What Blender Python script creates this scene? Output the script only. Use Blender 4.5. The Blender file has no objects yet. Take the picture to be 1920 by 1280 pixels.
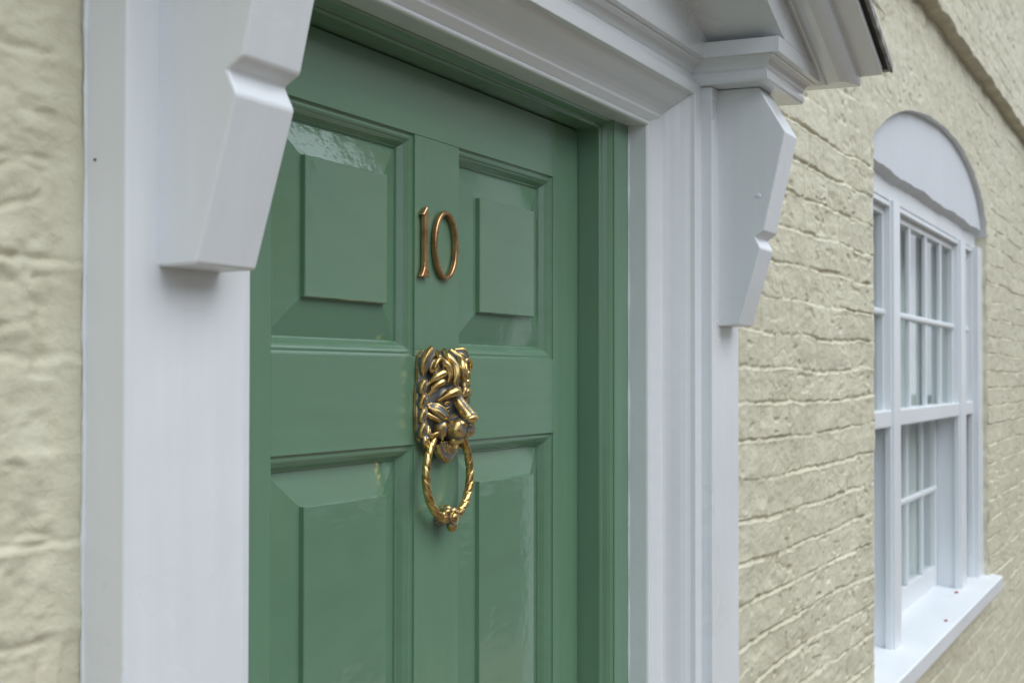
import bpy, bmesh, math, random
import numpy as np
from mathutils import Vector, Matrix
random.seed(7)
scene = bpy.context.scene
COL = scene.collection
HZ = 1.62                                   # eye height above the pavement
rad = math.radians
# ------------------------------------------------------------------ camera
R_ = Vector((0.41630570, -0.90922422, 0.00094319))
U_ = Vector((-0.01747353, -0.00696341, 0.99982308))
F_ = Vector((0.90905679, 0.41624853, 0.01878627))
cd = bpy.data.cameras.new('camera'); cam = bpy.data.objects.new('camera', cd); COL.objects.link(cam)
M = Matrix.Identity(4)
for i in range(3):
    M[i][0] = R_[i]; M[i][1] = U_[i]; M[i][2] = -F_[i]
M[2][3] = HZ
cam.matrix_world = M
cd.sensor_width = 36; cd.lens = 52.69; cd.shift_y = 0.006655
cd.clip_start = 0.05; cd.clip_end = 500
cd.dof.use_dof = True; cd.dof.focus_distance = 1.72; cd.dof.aperture_fstop = 11.5
scene.camera = cam
# ------------------------------------------------------------------ world, sun, exposure
SUN_EL, SUN_AZ = 52, 2                      # azimuth to the right of straight out from the wall
w = bpy.data.worlds.new('World'); scene.world = w; w.use_nodes = True
nt = w.node_tree; bgn = nt.nodes['Background']
sky = nt.nodes.new('ShaderNodeTexSky'); sky.sky_type = 'NISHITA'; sky.sun_disc = False
sky.sun_elevation = rad(SUN_EL); sky.air_density = 1.0; sky.dust_density = 6.0; sky.ozone_density = 0.5
sdir = Vector((math.sin(rad(SUN_AZ)) * math.cos(rad(SUN_EL)), -math.cos(rad(SUN_AZ)) * math.cos(rad(SUN_EL)), math.sin(rad(SUN_EL))))
sky.sun_rotation = math.atan2(sdir.x, sdir.y)
tint = nt.nodes.new('ShaderNodeMix'); tint.data_type = 'RGBA'; tint.blend_type = 'MULTIPLY'; tint.inputs[0].default_value = 1
tint.inputs[7].default_value = (.85, .99, 1.15, 1)          # cool daylight, as the camera saw it
nt.links.new(sky.outputs[0], tint.inputs[6]); wc = nt.nodes.new('ShaderNodeTexCoord'); cn = nt.nodes.new('ShaderNodeTexNoise'); cn.inputs['Scale'].default_value = 2.2; cn.inputs['Detail'].default_value = 5
nt.links.new(wc.outputs['Generated'], cn.inputs['Vector'])
cr = nt.nodes.new('ShaderNodeMapRange'); cr.inputs[1].default_value = .35; cr.inputs[2].default_value = .62; cr.inputs[3].default_value = .5; cr.inputs[4].default_value = .95
nt.links.new(cn.outputs[0], cr.inputs[0])
cl = nt.nodes.new('ShaderNodeMix'); cl.data_type = 'RGBA'; cl.inputs[7].default_value = (7.3, 7.9, 8.8, 1)     # pale overcast layer
nt.links.new(cr.outputs[0], cl.inputs[0]); nt.links.new(tint.outputs[2], cl.inputs[6]); nt.links.new(cl.outputs[2], bgn.inputs[0]); bgn.inputs[1].default_value = 0.15
sl = bpy.data.lights.new('sun', 'SUN'); sl.energy = 1.05; sl.angle = rad(60); sl.color = (0.98, 0.99, 1.0)
so = bpy.data.objects.new('sun', sl); COL.objects.link(so); so.location = (0, -5, 12)
so.rotation_euler = sdir.to_track_quat('Z', 'Y').to_euler()
scene.view_settings.view_transform = 'Standard'; scene.view_settings.look = 'None'
scene.view_settings.exposure = 0.32; scene.view_settings.gamma = 1
scene.view_settings.use_curve_mapping = False
scene.render.engine = 'CYCLES'
scene.cycles.caustics_reflective = False; scene.cycles.caustics_refractive = False

# ------------------------------------------------------------------ materials
def nodes(name):
    m = bpy.data.materials.new(name); m.use_nodes = True
    n = m.node_tree.nodes; l = m.node_tree.links
    return m, n, l, n['Principled BSDF']
def noise(n, l, vec, scale, detail=3, rough=.5, dist=0):
    t = n.new('ShaderNodeTexNoise'); t.inputs['Scale'].default_value = scale
    t.inputs['Detail'].default_value = detail; t.inputs['Roughness'].default_value = rough
    t.inputs['Distortion'].default_value = dist
    l.new(vec, t.inputs['Vector']); return t
def mapping(n, l, sc=(1, 1, 1)):
    c = n.new('ShaderNodeTexCoord'); mp = n.new('ShaderNodeMapping'); mp.inputs['Scale'].default_value = sc
    l.new(c.outputs['Object'], mp.inputs['Vector']); return mp.outputs[0]
def ramp(n, l, fac, stops):
    r = n.new('ShaderNodeValToRGB'); e = r.color_ramp.elements
    while len(e) < len(stops): e.new(.5)
    for k, (p, c) in enumerate(stops):
        e[k].position = p; e[k].color = (c[0], c[1], c[2], 1) if hasattr(c, '__len__') else (c, c, c, 1)
    l.new(fac, r.inputs[0]); return r.outputs[0]
def bump(n, l, h, strength, dist=.001, prev=None):
    b = n.new('ShaderNodeBump'); b.inputs['Strength'].default_value = strength; b.inputs['Distance'].default_value = dist
    l.new(h, b.inputs['Height'])
    if prev is not None: l.new(prev, b.inputs['Normal'])
    return b.outputs[0]
def paint(name, col, rough, streak, s_amt=.35, lump=.5, var=.06, coat=0, spec=.5):
    """gloss paint brushed along one axis; streak = mapping scale (small = long along that axis)"""
    m, n, l, p = nodes(name)
    v = mapping(n, l, streak); v1 = mapping(n, l)
    a = noise(n, l, v, 260, 3, .6); b = noise(n, l, v1, 14, 3, .55); c = noise(n, l, v1, 3.5, 4, .6)
    d = noise(n, l, v, 60, 2, .5)
    nb = bump(n, l, b.outputs[0], lump, .0012)
    nb = bump(n, l, d.outputs[0], s_amt * .8, .0004, nb)
    nb = bump(n, l, a.outputs[0], s_amt, .00016, nb)
    l.new(nb, p.inputs['Normal'])
    lo = tuple(x * (1 - var) for x in col); hi = tuple(min(1, x * (1 + var)) for x in col)
    mx = n.new('ShaderNodeMix'); mx.data_type = 'FLOAT'; mx.inputs[0].default_value = .4
    l.new(c.outputs[0], mx.inputs[2]); l.new(d.outputs[0], mx.inputs[3])
    l.new(ramp(n, l, mx.outputs[0], [(.35, lo), (.65, hi)]), p.inputs['Base Color'])
    rr = n.new('ShaderNodeMapRange'); rr.inputs[1].default_value = .3; rr.inputs[2].default_value = .7
    rr.inputs[3].default_value = rough * .75; rr.inputs[4].default_value = rough * 1.35
    l.new(c.outputs[0], rr.inputs[0]); l.new(rr.outputs[0], p.inputs['Roughness'])
    p.inputs['Specular IOR Level'].default_value = spec
    if coat: p.inputs['Coat Weight'].default_value = coat; p.inputs['Coat Roughness'].default_value = .08
    return m
GREEN = (.135, .254, .158)
M_gh = paint('green_gloss_brushed_across', GREEN, .17, (.06, 1, 1), .6, .6, spec=.65)
M_gp = paint('green_gloss_panels', GREEN, .07, (.16, 1, .5), .95, .95, spec=1.0)
M_gv = paint('green_gloss_brushed_upright', GREEN, .19, (1, 1, .06), .55, .5, spec=.5)
WHITE = (.73, .763, .780)
M_wv = paint('white_gloss_upright', WHITE, .30, (1, 1, .07), .5, .8, .035)
M_wh = paint('white_gloss_across', WHITE, .2, (.12, 1, 1), .6, .7, .02, spec=.7)
M_wo = paint('greyer_white_paint', (.63, .665, .70), .5, (1, 1, .1), .2, .5, .03)  # greyer than the other whites, for the arched window head
M_ww = paint('white_window_paint', (.73, .765, .785), .35, (1, 1, .1), .2, .3, .02)

def mat_wall():
    m, n, l, p = nodes('cream_masonry_paint')
    v = mapping(n, l)
    big = noise(n, l, v, 2.2, 4, .6); med = noise(n, l, v, 22, 4, .6); fine = noise(n, l, v, 150, 5, .65); gr = noise(n, l, v, 620, 2, .6)
    mx = n.new('ShaderNodeMix'); mx.data_type = 'FLOAT'; mx.inputs[0].default_value = .5
    l.new(big.outputs[0], mx.inputs[2]); l.new(med.outputs[0], mx.inputs[3])
    c0 = ramp(n, l, mx.outputs[0], [(.30, (.53, .50, .37)), (.5, (.63, .605, .46)), (.70, (.70, .68, .54))])
    at = n.new('ShaderNodeAttribute'); at.attribute_name = 'joint'
    c1 = n.new('ShaderNodeMix'); c1.data_type = 'RGBA'; l.new(c0, c1.inputs[6]); c1.inputs[7].default_value = (.36, .32, .21, 1)
    dm = n.new('ShaderNodeMath'); dm.operation = 'MULTIPLY'
    dr = ramp(n, l, fine.outputs[0], [(.35, .15), (.65, .65)])
    l.new(at.outputs['Fac'], dm.inputs[0]); l.new(dr, dm.inputs[1]); l.new(dm.outputs[0], c1.inputs[0])
    l.new(c1.outputs[2], p.inputs['Base Color'])
    p.inputs['Roughness'].default_value = .62; p.inputs['Specular IOR Level'].default_value = .3
    nb = bump(n, l, noise(n, l, mapping(n, l, (.55, 1, 1)), 75, 5, .62, .4).outputs[0], .5, .0032); nb = bump(n, l, fine.outputs[0], .5, .0018, nb); nb = bump(n, l, gr.outputs[0], .35, .0005, nb)
    l.new(nb, p.inputs['Normal']); return m
M_wall = mat_wall()

def mat_brass(name, patina=True, base=(.80, .60, .25), warm=(.48, .30, .10), rough=.23, lo=.44, hi=.51):
    m, n, l, p = nodes(name)
    v = mapping(n, l); p.inputs['Metallic'].default_value = 1
    a = noise(n, l, v, 60, 3, .6); b = noise(n, l, v, 900, 3, .6)
    col = ramp(n, l, a.outputs[0], [(.35, warm), (.62, base)])
    rg = ramp(n, l, b.outputs[0], [(.3, rough * .8), (.75, rough * 1.7)])
    if patina:
        g = n.new('ShaderNodeAttribute'); g.attribute_name = 'worn'
        ad = n.new('ShaderNodeMath'); ad.operation = 'MULTIPLY_ADD'; ad.inputs[1].default_value = .30; ad.inputs[2].default_value = -.15
        l.new(noise(n, l, v, 350, 4, .7).outputs[0], ad.inputs[0])
        sm = n.new('ShaderNodeMath'); sm.operation = 'ADD'; l.new(g.outputs['Fac'], sm.inputs[0]); l.new(ad.outputs[0], sm.inputs[1])
        mk = ramp(n, l, sm.outputs[0], [(lo, 1.0), (hi, 0.0)])
        mc = n.new('ShaderNodeMix'); mc.data_type = 'RGBA'; l.new(mk, mc.inputs[0]); l.new(col, mc.inputs[6])
        mc.inputs[7].default_value = (.15, .175, .19, 1); l.new(mc.outputs[2], p.inputs['Base Color'])
        mr = n.new('ShaderNodeMix'); mr.data_type = 'FLOAT'; l.new(mk, mr.inputs[0]); l.new(rg, mr.inputs[2]); mr.inputs[3].default_value = .55
        l.new(mr.outputs[0], p.inputs['Roughness'])
        mm = n.new('ShaderNodeMapRange'); mm.inputs[3].default_value = 1; mm.inputs[4].default_value = .35
        l.new(mk, mm.inputs[0]); l.new(mm.outputs[0], p.inputs['Metallic'])
    else:
        l.new(col, p.inputs['Base Color']); l.new(rg, p.inputs['Roughness'])
    nb = bump(n, l, noise(n, l, mapping(n, l, (1, 1, .35)), 420, 3, .6).outputs[0], .35, .00035)
    l.new(nb, p.inputs['Normal']); return m
M_brass = mat_brass('aged_brass', True, lo=.50, hi=.605)
M_rope = mat_brass('aged_brass_rope', True, lo=.34, hi=.52)
M_digit = mat_brass('bronzed_brass', False, (.60, .36, .18), (.40, .21, .10), .26)

def simple(name, col, rough=.6, metal=0, bscale=40, bstr=.3, var=.15, spec=.5, bdist=.002):
    m, n, l, p = nodes(name); v = mapping(n, l)
    a = noise(n, l, v, bscale, 4, .6)
    l.new(ramp(n, l, a.outputs[0], [(.3, tuple(x * (1 - var) for x in col)), (.7, tuple(min(1, x * (1 + var)) for x in col))]), p.inputs['Base Color'])
    p.inputs['Roughness'].default_value = rough; p.inputs['Metallic'].default_value = metal; p.inputs['Specular IOR Level'].default_value = spec
    l.new(bump(n, l, a.outputs[0], bstr, bdist), p.inputs['Normal']); return m
M_lead = simple('lead_flashing', (.27, .265, .25), .5, 0, 45, .8, .6)
M_felt = simple('dark_roof_edge', (.02, .017, .014), .8)
M_ground = simple('paving', (.215, .17, .125), .8, 0, 6, .4, .2, bdist=.004)
M_road = simple('asphalt', (.055, .054, .053), .85, 0, 90, .5, .2)
M_curtain = simple('interior_white', (.55, .56, .56), .9, 0, 8, .1, .05)
M_net = simple('net_curtain', (.86, .88, .87), .9, 0, 30, .1, .05)
M_dark = simple('interior_dark', (.10, .10, .095), .9, 0, 5, .1, .1)
M_stone = simple('step_stone', (.36, .34, .30), .7, 0, 30, .4, .15)
M_petal = simple('petal_red', (.42, .06, .08), .6)
def mat_glass():
    m, n, l, p = nodes('window_glass'); out = n['Material Output']; n.remove(p)
    tr = n.new('ShaderNodeBsdfTransparent'); tr.inputs[0].default_value = (.9, .93, .92, 1)
    gl = n.new('ShaderNodeBsdfGlossy'); gl.inputs['Roughness'].default_value = .02
    fr = n.new('ShaderNodeFresnel'); fr.inputs[0].default_value = 1.52
    nb = bump(n, l, noise(n, l, mapping(n, l), 5, 2, .5).outputs[0], .25, .004)
    l.new(nb, gl.inputs['Normal'])
    ge = n.new('ShaderNodeNewGeometry'); iv = n.new('ShaderNodeMath'); iv.operation = 'MULTIPLY_ADD'; iv.inputs[1].default_value = -1; iv.inputs[2].default_value = 1
    l.new(ge.outputs['Backfacing'], iv.inputs[0]); fm = n.new('ShaderNodeMath'); fm.operation = 'MULTIPLY'; l.new(fr.outputs[0], fm.inputs[0]); l.new(iv.outputs[0], fm.inputs[1])
    mx = n.new('ShaderNodeMixShader'); l.new(fm.outputs[0], mx.inputs[0]); l.new(tr.outputs[0], mx.inputs[1]); l.new(gl.outputs[0], mx.inputs[2])
    l.new(mx.outputs[0], out.inputs[0]); return m
M_glass = mat_glass()
def mat_brick(name, c1, c2, mortar, sc=1):
    m, n, l, p = nodes(name); c = n.new('ShaderNodeTexCoord'); mp = n.new('ShaderNodeMapping'); mp.inputs['Rotation'].default_value = (rad(90), 0, 0)
    l.new(c.outputs['Object'], mp.inputs[0]); b = n.new('ShaderNodeTexBrick'); l.new(mp.outputs[0], b.inputs['Vector'])
    b.inputs['Color1'].default_value = (*c1, 1); b.inputs['Color2'].default_value = (*c2, 1); b.inputs['Mortar'].default_value = (*mortar, 1)
    b.inputs['Scale'].default_value = 1; b.inputs['Brick Width'].default_value = .225; b.inputs['Row Height'].default_value = .075; b.inputs['Mortar Size'].default_value = .008
    l.new(b.outputs[0], p.inputs['Base Color']); p.inputs['Roughness'].default_value = .85; return m

# ------------------------------------------------------------------ helpers
def thing(name, label, cat, loc, group=None):
    o = bpy.data.objects.new(name, None); COL.objects.link(o); o.location = loc
    o['label'] = label; o['category'] = cat; o.empty_display_size = .1
    if group: o['group'] = group
    return o
def world_loc(o):
    v = Vector((0, 0, 0))
    while o: v += o.location; o = o.parent
    return v
def obj(name, me, mat, parent=None, bevel=0, smooth=False, segs=2, label=None, kind=None):
    if isinstance(me, bmesh.types.BMesh):
        b = me; bmesh.ops.recalc_face_normals(b, faces=b.faces); me = bpy.data.meshes.new(name); b.to_mesh(me); b.free()
    o = bpy.data.objects.new(name, me); COL.objects.link(o)
    if mat is not None and len(me.materials) == 0: me.materials.append(mat)
    if parent is not None:
        o.parent = parent; o.location = -world_loc(parent)
    if bevel:
        md = o.modifiers.new('bevel', 'BEVEL'); md.width = bevel; md.segments = segs; md.limit_method = 'ANGLE'; md.angle_limit = rad(25)
        md.harden_normals = False
    if smooth:
        for p in me.polygons: p.use_smooth = True
    if label: o['label'] = label
    if kind: o['kind'] = kind
    return o
def box(b, x0, x1, y0, y1, z0, z1):
    """z given relative to eye height"""
    vs = [b.verts.new((x, y, z + HZ)) for z in (z0, z1) for y in (y0, y1) for x in (x0, x1)]
    for f in ((0, 2, 3, 1), (4, 5, 7, 6), (0, 1, 5, 4), (2, 6, 7, 3), (0, 4, 6, 2), (1, 3, 7, 5)):
        b.faces.new([vs[i] for i in f])
    return vs
def boxes(*bs):
    b = bmesh.new()
    for q in bs: box(b, *q)
    return b
def prism_x(b, prof, x0, x1):
    """profile of (y, z) extruded along x"""
    A = [b.verts.new((x0, y, z + HZ)) for y, z in prof]; B = [b.verts.new((x1, y, z + HZ)) for y, z in prof]
    k = len(prof)
    for i in range(k): b.faces.new((A[i], A[(i + 1) % k], B[(i + 1) % k], B[i]))
    b.faces.new(A); b.faces.new(B[::-1])
def frame_sweep(b, prof, X0, X1, Zt, Zb):
    """profile of (wx, wz, y) swept round left jamb, head, right jamb with mitred corners"""
    rings = []
    for wx, wz, y in prof:
        rings.append([b.verts.new(c) for c in ((X0 - wx, y, Zb + HZ), (X0 - wx, y, Zt + wz + HZ), (X1 + wx, y, Zt + wz + HZ), (X1 + wx, y, Zb + HZ))])
    k = len(rings)
    for i in range(k):
        a, c = rings[i], rings[(i + 1) % k]
        for j in range(3): b.faces.new((a[j], a[j + 1], c[j + 1], c[j]))
    b.faces.new([r[0] for r in rings]); b.faces.new([r[3] for r in rings][::-1])
def rect_rings(b, prof, X0, X1, Z0, Z1, fill_last=False, extra=None):
    rings = []
    for k, (ins, y) in enumerate(prof):
        el, er, et, eb = extra if (extra and k) else (0, 0, 0, 0)
        rings.append([b.verts.new(c) for c in ((X0 + ins + el, y, Z0 + ins + eb + HZ), (X1 - ins - er, y, Z0 + ins + eb + HZ), (X1 - ins - er, y, Z1 - ins - et + HZ), (X0 + ins + el, y, Z1 - ins - et + HZ))])
    for a, c in zip(rings, rings[1:]):
        for j in range(4): b.faces.new((a[j], a[(j + 1) % 4], c[(j + 1) % 4], c[j]))
    if fill_last: b.faces.new(rings[-1])

XC = 1.5403                                  # centre line of the doorway
mir = lambda x: 2 * XC - x

# ------------------------------------------------------------------ ground
gb = bmesh.new(); vs = [gb.verts.new(c) for c in ((-150, -2.2, 0), (150, -2.2, 0), (150, 150, 0), (-150, 150, 0))]; gb.faces.new(vs)
obj('pavement', gb, M_ground, kind='structure')
gb = bmesh.new(); vs = [gb.verts.new(c) for c in ((-150, -150, -.13), (150, -150, -.13), (150, -2.2, -.13), (-150, -2.2, -.13))]; gb.faces.new(vs)
obj('road', gb, M_road, kind='structure')
kb = bmesh.new(); prism_x(kb, [(-2.2, .002 - HZ), (-2.2, -.14 - HZ), (-2.33, -.14 - HZ), (-2.33, -.02 - HZ), (-2.31, .002 - HZ)], -40, 40)
obj('kerb', kb, M_stone, kind='structure')

# ------------------------------------------------------------------ numpy noise
def vnoise(x, z, seed):
    xi = np.floor(x).astype(np.int64); zi = np.floor(z).astype(np.int64); fx = x - xi; fz = z - zi
    fx = fx * fx * fx * (fx * (fx * 6 - 15) + 10); fz = fz * fz * fz * (fz * (fz * 6 - 15) + 10)
    def h(a, c):
        v = (a * 374761393 + c * 668265263 + seed * 1442695041) & 0x7fffffff
        v = ((v ^ (v >> 13)) * 1274126177) & 0x7fffffff
        v = (v ^ (v >> 16)) & 0xffff
        return v / 65535.0
    return (h(xi, zi) * (1 - fx) + h(xi + 1, zi) * fx) * (1 - fz) + (h(xi, zi + 1) * (1 - fx) + h(xi + 1, zi + 1) * fx) * fz
def hash1(a, c, seed):
    a = a.astype(np.int64); c = c.astype(np.int64)
    v = (a * 374761393 + c * 668265263 + seed * 1442695041) & 0x7fffffff
    v = ((v ^ (v >> 13)) * 1274126177) & 0x7fffffff
    return ((v ^ (v >> 16)) & 0xffff) / 65535.0
def sst(a, b, x):
    t = np.clip((x - a) / (b - a), 0, 1); return t * t * (3 - 2 * t)
# arch of the window opening in the wall (x, z)
AX = np.array([3.40, 3.53, 3.58, 3.69, 3.80, 3.91, 4.05, 4.20, 4.38, 4.66, 4.90, 5.05, 5.17, 5.29, 5.39, 5.46, 5.515, 5.57, 5.60, 5.64, 5.8])
AZ = np.array([.52, .565, .588, .626, .656, .682, .708, .726, .742, .755, .751, .739, .722, .700, .670, .645, .617, .580, .550, .505, .3])
def arch_z(x): return np.interp(x, AX, AZ)
WX0, WX1, WZ0 = 3.537, 5.64, -.735
JT = [-.448, -.378, -.310, -.2405, -.171, -.106, -.044, .017, .080, .146, .213, .280, .347, .413]   # heights of the bed joints, uneven as in the old wall
JT = np.array([JT[0] - .069 * k for k in range(22, 0, -1)] + JT + [JT[-1] + .067 * k for k in range(1, 46)])
def wall_height(x, z):
    """outward relief of the old painted brickwork, metres, and a mask of the joints"""
    wob = (vnoise(x * 2.6, z * 4, 1) - .5) * .014 + (vnoise(x * 8, z * 12, 2) - .5) * .0065 + (vnoise(x * 34, z * 40, 12) - .5) * .0034 + (vnoise(x * 80, z * 80, 43) - .5) * .0018
    hc = .0620 + .0022 * np.clip((x - 2.3) / 1.3, 0, 1)
    zz = np.interp(z + wob, JT, np.arange(len(JT))) ; hc = .068
    row = np.floor(zz); fz = zz - row
    dz = np.minimum(fz, 1 - fz) * hc
    # bricks along the course, alternate long and short
    unit = .215 + .105
    xx = (x + (vnoise(x * 9, z * 16, 3) - .5) * .012) / unit + hash1(row, row * 0, 4) * .35 + row * .5
    ui = np.floor(xx); fu = (xx - ui) * unit
    dx = np.minimum(np.minimum(fu, unit - fu), np.abs(fu - .215))
    bi = ui * 2 + (fu > .215)
    # voussoirs standing over the window arch
    az = arch_z(np.clip(x, 3.40, 5.75))
    dist = np.hypot((x - 4.6) * 1.0, (z + .95) * 1.0)
    ang = np.arctan2(x - 4.6, z + .95)
    inv = (sst(-.005, .015, z - az + .03) * (1 - sst(.245, .255, z - az)) * sst(3.36, 3.42, x - (z - .6) * -.35) * (1 - sst(5.78, 5.84, x - (z - .6) * .35)))
    aa = ang / .046 + (vnoise(x * 7, z * 4, 17) - .5) * .35; ai = np.floor(aa); fa = aa - ai
    dv = np.minimum(fa, 1 - fa) * .046 * 1.6
    # thickness of paint over the joints varies: some joints nearly vanish
    fill = sst(.30, .62, vnoise(x * 4.2, z * 22, 5) * .45 + vnoise(x * 11, z * 30, 6) * .3 + vnoise(x * 45, z * 60, 42) * .25)
    fillv = sst(.30, .6, vnoise(x * 12, z * 16, 7))
    jw = .0032 + .0044 * vnoise(x * 8, z * 15, 25)
    jz = 1 - sst(0, 1, dz / jw); jx = 1 - sst(.001, .013, dx)
    jb = np.maximum(jz * (.12 + .88 * fill), jx * .8 * fillv)
    jv = (1 - sst(.001, .012, dv)) * .22
    joint = (jb * (1 - inv) + jv * inv) * np.where(x < .9, .45, 1.0)
    rid = np.where(inv > .5, ai + 9000, bi); rrow = np.where(inv > .5, ai * 0 + 7, row)
    br = (hash1(rid, rrow, 8) - .5) * .0034 * (1 - jz)
    tilt = (hash1(rid, rrow, 9) - .5) * (fz - .5) * .0050 * (1 - inv)
    w1 = (vnoise(x * 20, z * 26, 31) - .5) * 1.0; w2 = (vnoise(x * 20 + 9, z * 26, 32) - .5) * 1.0
    lump = (vnoise(x * 6 + w1, z * 20 + w2, 10) - .5) * .0030 + (vnoise(x * 16 + w2, z * 44 + w1, 11) - .5) * .0018 + (vnoise(x * 38 + w1, z * 95 + w2, 13) - .5) * .0012 + (vnoise(x * 90, z * 190, 41) - .5) * .0007
    left = x < .9
    lump = np.where(left, (vnoise(x * 17 + w1, z * 26 + w2, 10) - .5) * .0026 + (vnoise(x * 40 + w2, z * 70 + w1, 11) - .5) * .0026 + (vnoise(x * 95 + w1, z * 150 + w2, 13) - .5) * .0015 + (vnoise(x * 210, z * 300, 41) - .5) * .0005, lump)
    rg = 1 - np.abs(2 * vnoise(x * 9 + w2, z * 34 + w1, 33) - 1)
    crease = sst(.78, 1, rg) * .0013 * (1 - .8 * inv) * sst(.5, .7, vnoise(x * 6, z * 9, 34))
    pit = sst(.74, .86, vnoise(x * 30 + 3 + w1, z * 70 + w2, 14)) * .0026 * sst(.42, .7, vnoise(x * 7, z * 9, 15))
    ledge = np.exp(-((fz - .93) / .05) ** 2) * .0010 * fill * (1 - inv)
    calm = np.clip(1 - sst(.765, .785, x) * (x < .9) * .8, 0, 1)
    lump = lump * calm - crease * calm * np.where(left, 1.4, 1.0); pit = pit * calm; joint = joint * calm; tilt = tilt * calm
    h = .004 - joint * .0042 + (br * (1 - joint)) + tilt * (1 - joint) + lump - pit + ledge
    big = (vnoise(x * 1.7, z * 1.9, 16) - .5) * .008
    return h + big * .6, np.clip(joint * np.where(jz > jx * .6, .38, .28) + pit / .003 * .35, 0, 1)
def build_wall():
    def seg(a, b, s): return list(np.arange(a, b, s))
    xs = np.array(seg(-3, .36, .03) + seg(.36, .86, .0030) + seg(.86, 2.225, .015) + seg(2.225, 3.537, .0045) + seg(3.537, 5.64, .009) + seg(5.64, 7.4, .010) + seg(7.4, 11, .03) + [11])
    zs = np.array(seg(-HZ - .02, -1.40, .015) + seg(-1.40, -.86, .0045) + seg(-.86, .50, .0020) + seg(.50, 1.03, .004) + seg(1.03, 1.5, .006) + seg(1.5, 4.2, .03) + [4.2])
    # exact lines for the openings
    for v in (WX0, WX1): xs[np.argmin(np.abs(xs - v))] = v
    zs[np.argmin(np.abs(zs - WZ0))] = WZ0
    X, Z = np.meshgrid(xs, zs)
    Zm = Z.copy(); Xm = X.copy()
    # pull the grid onto the arch
    az = arch_z(X); near = (X > WX0 - .001) & (X < WX1 + .001) & (Z > az - .0001) & (Z < az + .0065) 
    Zm[near] = az[near]
    # ragged jamb edges
    for wx in (WX0, WX1):
        e = np.exp(-((X - wx) / .02) ** 2) * ((vnoise(Z * 45, Z * 0 + wx, 21) - .5) * .010 + (vnoise(Z * 14, Z * 0 + wx, 22) - .5) * .010)
        Xm = Xm + e * (Z < .6)
    H, J = wall_height(Xm, Zm)
    edge = np.minimum(np.abs(Xm - WX0), np.abs(Xm - WX1))
    sm = sst(0, .012, edge); inz = (Z > WZ0) & (Z < .56)
    H = np.where(inz, H - (1 - sm) * .004, H)
    # string course: the wall above stands proud
    sc = 1.028 + (vnoise(X * 9, X * 0, 23) - .5) * .012
    H = H + sst(0, .006, Z - sc) * .040
    J = np.where((Z > sc - .02) & (Z < sc + .004), .75, J)  # shade under the string course, painted in through the joint mask
    Y = .69 - H + .003
    ny, nx = X.shape
    co = np.stack([Xm, Y, Zm + HZ], -1).reshape(-1, 3)
    idx = np.arange(ny * nx).reshape(ny, nx)
    q = np.stack([idx[:-1, :-1], idx[:-1, 1:], idx[1:, 1:], idx[1:, :-1]], -1).reshape(-1, 4)
    cx = (X[:-1, :-1] + X[1:, 1:]).ravel() / 2; cz = (Z[:-1, :-1] + Z[1:, 1:]).ravel() / 2
    zc = Zm[q].reshape(-1, 4) if False else Zm.ravel()[q].mean(1)
    win = (cx > WX0) & (cx < WX1) & (cz > WZ0) & (zc < arch_z(cx) + .0004) 
    door = (cx > .90) & (cx < 2.19) & (cz < .455)
    keep = ~(win | door)
    q = q[keep]
    used = np.unique(q); remap = -np.ones(len(co), int); remap[used] = np.arange(len(used))
    co = co[used]; q = remap[q]; jj = J.ravel()[used]
    me = bpy.data.meshes.new('brick_face')
    me.vertices.add(len(co)); me.vertices.foreach_set('co', co.ravel().astype(np.float32))
    me.loops.add(q.size); me.loops.foreach_set('vertex_index', q.ravel().astype(np.int32))
    me.polygons.add(len(q)); me.polygons.foreach_set('loop_start', np.arange(0, q.size, 4, dtype=np.int32)); me.polygons.foreach_set('loop_total', np.full(len(q), 4, np.int32))
    me.update(calc_edges=True); me.validate()
    a = me.attributes.new('joint', 'FLOAT', 'POINT'); a.data.foreach_set('value', jj.astype(np.float32))  # joints and pits, plus the painted shade under the string course
    me.polygons.foreach_set('use_smooth', np.ones(len(q), bool))
    me.materials.append(M_wall)
    return me
wall = thing('brick_wall', 'cream painted rough brick wall around the green front door and arched window', 'wall', (3.0, .69, 0))
obj('brick_face', build_wall(), None, wall)
b = boxes((-3, .86, .745, .80, -HZ - .01, 4.2), (2.225, WX0 - .04, .745, .80, -HZ - .01, 4.2), (.86, 2.225, .745, .80, .62, 4.2), (WX1 + .04, 11, .745, .80, -HZ - .01, 4.2), (WX0 - .04, WX1 + .04, .745, .80, .80, 4.2), (WX0 - .04, WX1 + .04, .745, .80, -HZ - .01, -.86))
obj('wall_backing', b, M_dark, wall)
# reveals of the window opening
def strip(path_f, path_b, mat, name, parent):
    b = bmesh.new(); k = len(path_f); n = 5; rows = []
    for j in range(n):
        t = j / (n - 1)
        rows.append([b.verts.new(Vector(a) * (1 - t) + Vector(c) * t + (Vector((0, 0, 0)) if j in (0, n - 1) else Vector(((random.random() - .5) * .002, 0, (random.random() - .5) * .002)))) for a, c in zip(path_f, path_b)])
    for r, s in zip(rows, rows[1:]):
        for i in range(k - 1): b.faces.new((r[i], r[i + 1], s[i + 1], s[i]))
    return obj(name, b, mat, parent, smooth=True)
def surf(x, z):
    X = np.array([x]); Z = np.array([z]); h, _ = wall_height(X, Z); return .693 - float(h[0])
xs = np.linspace(WX0, WX1, 150)
pf = [(x, surf(x, float(arch_z(x))), float(arch_z(x)) + HZ) for x in xs]
strip([(x, y + .0005, z) for x, y, z in pf], [(x, .76, z - .006) for x, y, z in pf], M_ww, 'arch_soffit', wall)
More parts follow.
